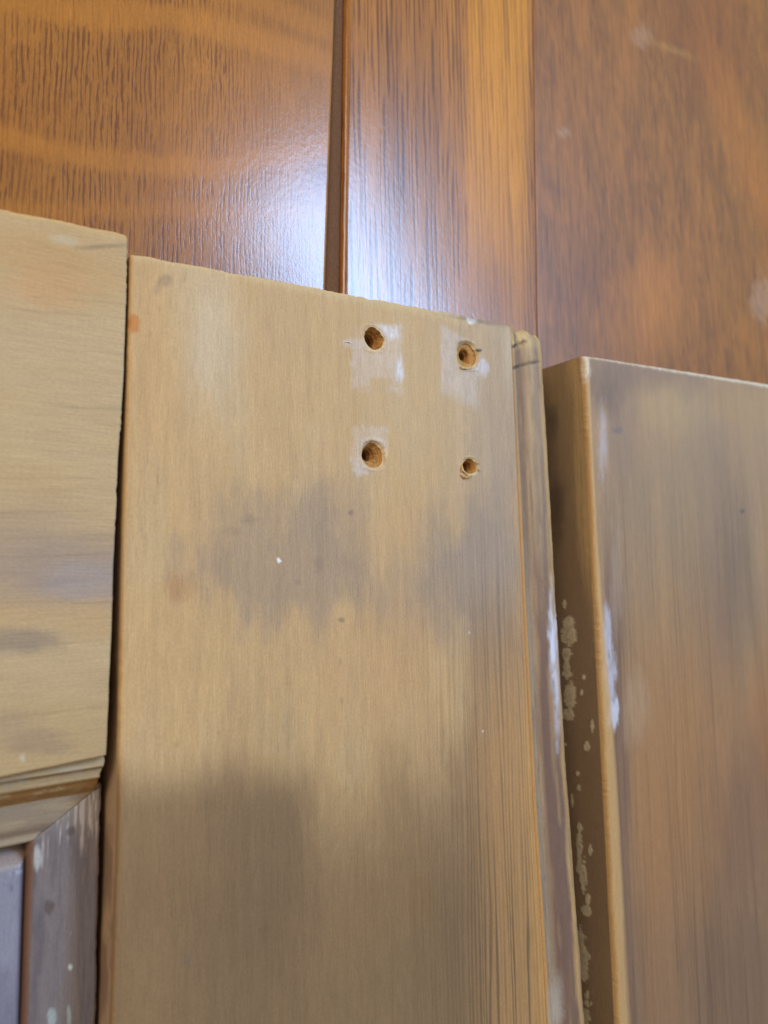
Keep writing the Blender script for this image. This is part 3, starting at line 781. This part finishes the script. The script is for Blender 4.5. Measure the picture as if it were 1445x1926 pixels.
# stepped moulding under the rail
y0m = yb
zz = [T-.0003, T-.0014, T-.0016, T-.0014, T-.0026, T-.0030, T-.0045, T-.0070]
d_ = []
for (py_, z) in zip((1431, 1434, 1440, 1454, 1458, 1474, 1482, 1505), zz): d_.append(y0m-yat(100, py_, z))
d_[0] = .00002
d2 = list(zip(d_, zz))
prof = [(0.00001, .001), (0.00001, T-.0012)] 
for i in range(len(d2)-1):
    for t in np.linspace(0, 1, 6, endpoint=False):
        tt = t*t*(3-2*t)
        prof.append((d2[i][0]*(1-t)+d2[i+1][0]*t, d2[i][1]*(1-tt)+d2[i+1][1]*tt))
prof.append(d2[-1]); prof.append((d2[-1][0]+.0001, .004))
DB = [q*1000 for q in d_]
def paint_mould(P, d):
    p = Paint(P, (184, 158, 116), .6); x, y, px, py = p.x, p.y, p.px, p.py
    f = fbm(x/8, y/1.0, 231); f2 = fbm(x/2, y/.8, 232, 5)
    p.over(np.exp(-((d-DB[1])/.25)**2), (138, 104, 64), .8)
    p.over(np.exp(-((d-DB[4]+.1)/.28)**2), (140, 108, 70), .8)
    p.over(sm(-.1, .3, f2)*sm(DB[2], DB[3], d)*(1-sm(DB[4], DB[5], d)), (172, 160, 138), .6)
    low = sm(DB[5]-.3, DB[6]-.1, d)
    p.over(low, (156, 112, 58), .95)
    p.over(low*sm(.08, .3, f2)*(1-sm(DB[6]+.3, DB[7]-.4, d)), (184, 160, 116), .8)
    p.over(sm(DB[7]-.6, DB[7], d), (92, 62, 36), .8)
    p.mul(1+.07*f)
    return p
sweep_x('rail_moulding', prof, xr-.075, xr-.0002, 260, y0m-.00005, paint_mould, pine_h, jag=.0005)

# mitred frame below the rail
ZF = .0112
def paint_frame_h(P, d):
    p = Paint(P, (150, 132, 108), .6); f = fbm(p.x/7, p.y/1.2, 241)
    p.over(sm(.0, .4, f), (168, 146, 112), .6)
    p.over(np.exp(-((d-5.2)/.5)**2), (112, 92, 74), .6)
    p.over(sm(0, 40, 60-p.px)*0, (0, 0, 0), 0)
    return p
yF = yat(100, 1490, ZF)
xF = W(192, 1500, ZF)[0]; xI = W(56, 1600, ZF)[0]; yI = yat(50, 1592, ZF)
wv_, wh_ = xF-xI, yF-yI
prof_h = [(0, .002), (0, ZF)] + [(t, ZF-.0006*sm(.0, wh_, t)-.0005*math.exp(-((t-wh_*.82)/.0006)**2)) for t in np.linspace(.0003, wh_-.0006, 26)] + \
         [(wh_-.0003, ZF-.0010), (wh_, ZF-.0020), (wh_, .003)]
def mitre_h(name):
    xs = np.linspace(0, 1, 200); pr = np.array(prof_h)
    S, K = np.meshgrid(xs, np.arange(len(pr)), indexing='ij'); d = pr[K, 0]
    X1 = xF-.0001 - wv_*d/wh_
    X = (xF-.075)+(X1-(xF-.075))*S
    P = np.stack([X, yF-d, pr[K, 1]], -1); e = P[-1:].copy(); e[..., 2] = .002; P = np.concatenate([P, e])
    g = Geo(); g.grid(P, paint_frame_h(P, np.concatenate([d, d[-1:]])*1000)); return g.build(name, pine_h, left)
mitre_h('frame_moulding')
def mitre_v(name):
    Lb = .135
    prw = [(0, .002), (.00002, ZF-.0004), (.0003, ZF)] + [(t, ZF-.0005*sm(.0, wv_, t)) for t in np.linspace(.0006, wv_-.0006, 90)] + [(wv_-.0003, ZF-.0010), (wv_, ZF-.0020), (wv_, .003)]
    pr = np.array(prw); rows = np.linspace(0, 1, 560)
    S, K = np.meshgrid(rows, np.arange(len(pr)), indexing='ij'); d = pr[K, 0]
    Y0 = yF - wh_*d/wv_ - .00012
    Y = Y0 + ((yF-Lb)-Y0)*S
    X = xF - d - .0001 + (Y-yF)*.004 + .0003*np.exp(-d/.0006)*fbm(Y*1000/2, 0*Y, 251, 5)
    Z = pr[K, 1]+.00008*fbm(X*1000/.8, Y*1000/9, 252)*(pr[K, 1] > .008)
    P = np.stack([X, Y, Z], -1); e = P[:1].copy(); e[..., 2] = .002; P = np.concatenate([e, P])
    p = Paint(P, (116, 106, 104), .5); x, y, px, py = p.x, p.y, p.px, p.py
    f = fbm(x/1.0, y/12, 253); f2 = fbm(x/.4, y/6, 254, 5)
    p.over(sm(-.2, .4, f), (128, 116, 112), .6); p.over(sm(.0, .4, -f), (98, 90, 92), .6)
    p.over(sm(130, 185, px)*sm(1600, 1720, py), (108, 106, 116), .6)
    p.over((1-sm(1510, 1590, py+.35*(190-px)*0+18*f))*1.0, (150, 138, 126), .75)
    p.over(sm(.05, .3, f2)*(1-sm(1540, 1600, py-.4*(190-px)+20*f)), (190, 182, 176), .7)
    p.over(p.blob(70, 1615, 9, 20, .4, .8, (1, 3), 255), (188, 186, 176), .8)
    p.over(p.blob(62, 1650, 5, 22, .5, .6, (1, 3), 256), (90, 78, 74), .6)
    for a, b, r, q, c_, s_ in ((132, 1564, 9, 9, (84, 72, 68), .7), (92, 1706, 9, 12, (84, 70, 66), .7), (186, 1690, 4, 5, (190, 196, 200), .7),
                               (132, 1819, 4, 5, (196, 206, 204), .9), (98, 1915, 9, 18, (160, 172, 166), .8), (130, 1912, 4, 18, (160, 172, 166), .7), (133, 1756, 3, 4, (150, 154, 160), .4)):
        p.over(p.blob(a, b, r, q, .3, .5, (1, 1.4), 257), c_, s_)
    p.over((d_in := np.concatenate([d[:1], d])*1000) > (wv_*1000-.9), (120, 84, 62), .8)
    p.over(d_in < .5, (120, 104, 92), .6)
    p.w[:] = .3
    p.mul(1+.08*f2)
    g = Geo(); g.grid(P, p); return g.build(name, pine_v, left)
mitre_v('frame_moulding')

# panel with a bevelled margin
ZP = .0100
xP = W(37, 1640, ZP)[0]; yP = yat(0, 1641, ZP)
def panel():
    u = np.concatenate([[0, .00001], np.linspace(.0002, .0034, 12), np.linspace(.0038, .05, 70)])
    vv = np.concatenate([[0, .00001], np.linspace(.0002, .0034, 12), np.linspace(.0038, .13, 200)])
    V, U = np.meshgrid(vv, u, indexing='ij')
    X = xP+.0012-U; Y = yI-.0002-V
    rim = yI-yP
    z1 = ZP-.0028*(1-sm(0, rim*.95, V)); z2 = ZP-.0014*(1-sm(.0, .0012, U))
    Z = np.minimum(z1, z2)
    Z[0] = .003; Z[:, 0] = .003
    P = np.stack([X, Y, Z+.00005*fbm(X*1000/3, Y*1000/3, 261)], -1)
    p = Paint(P, (138, 136, 148), .38); f = fbm(p.x/3, p.y/5, 262)
    p.over(sm(.0, .5, f), (124, 121, 136), .6)
    p.over(1-sm(rim*.8, rim*1.02, V+.0004*f), (150, 134, 122), .85)
    p.over(np.exp(-((V-rim*1.03)/.0005)**2)*sm(-.2, .3, fbm(p.x/.7, p.y/.7, 263)), (200, 206, 216), .7)
    p.over(1-sm(.0, .0016, U), (98, 68, 50), .9)
    p.over(p.blob(22, 1672, 4, 8, .4, .6, (1, 1), 264), (96, 96, 120), .6)
    p.over(sm(1780, 1950, p.py), (104, 104, 116), .6)
    p.w[:] = .55
    g = Geo(); g.grid(P[:, ::-1], Paint_flip(p)); return g.build('panel', pine_v, left)
def Paint_flip(p):
    p.c = p.c[:, ::-1]; p.g = p.g[:, ::-1]; p.w = p.w[:, ::-1]; return p
panel()
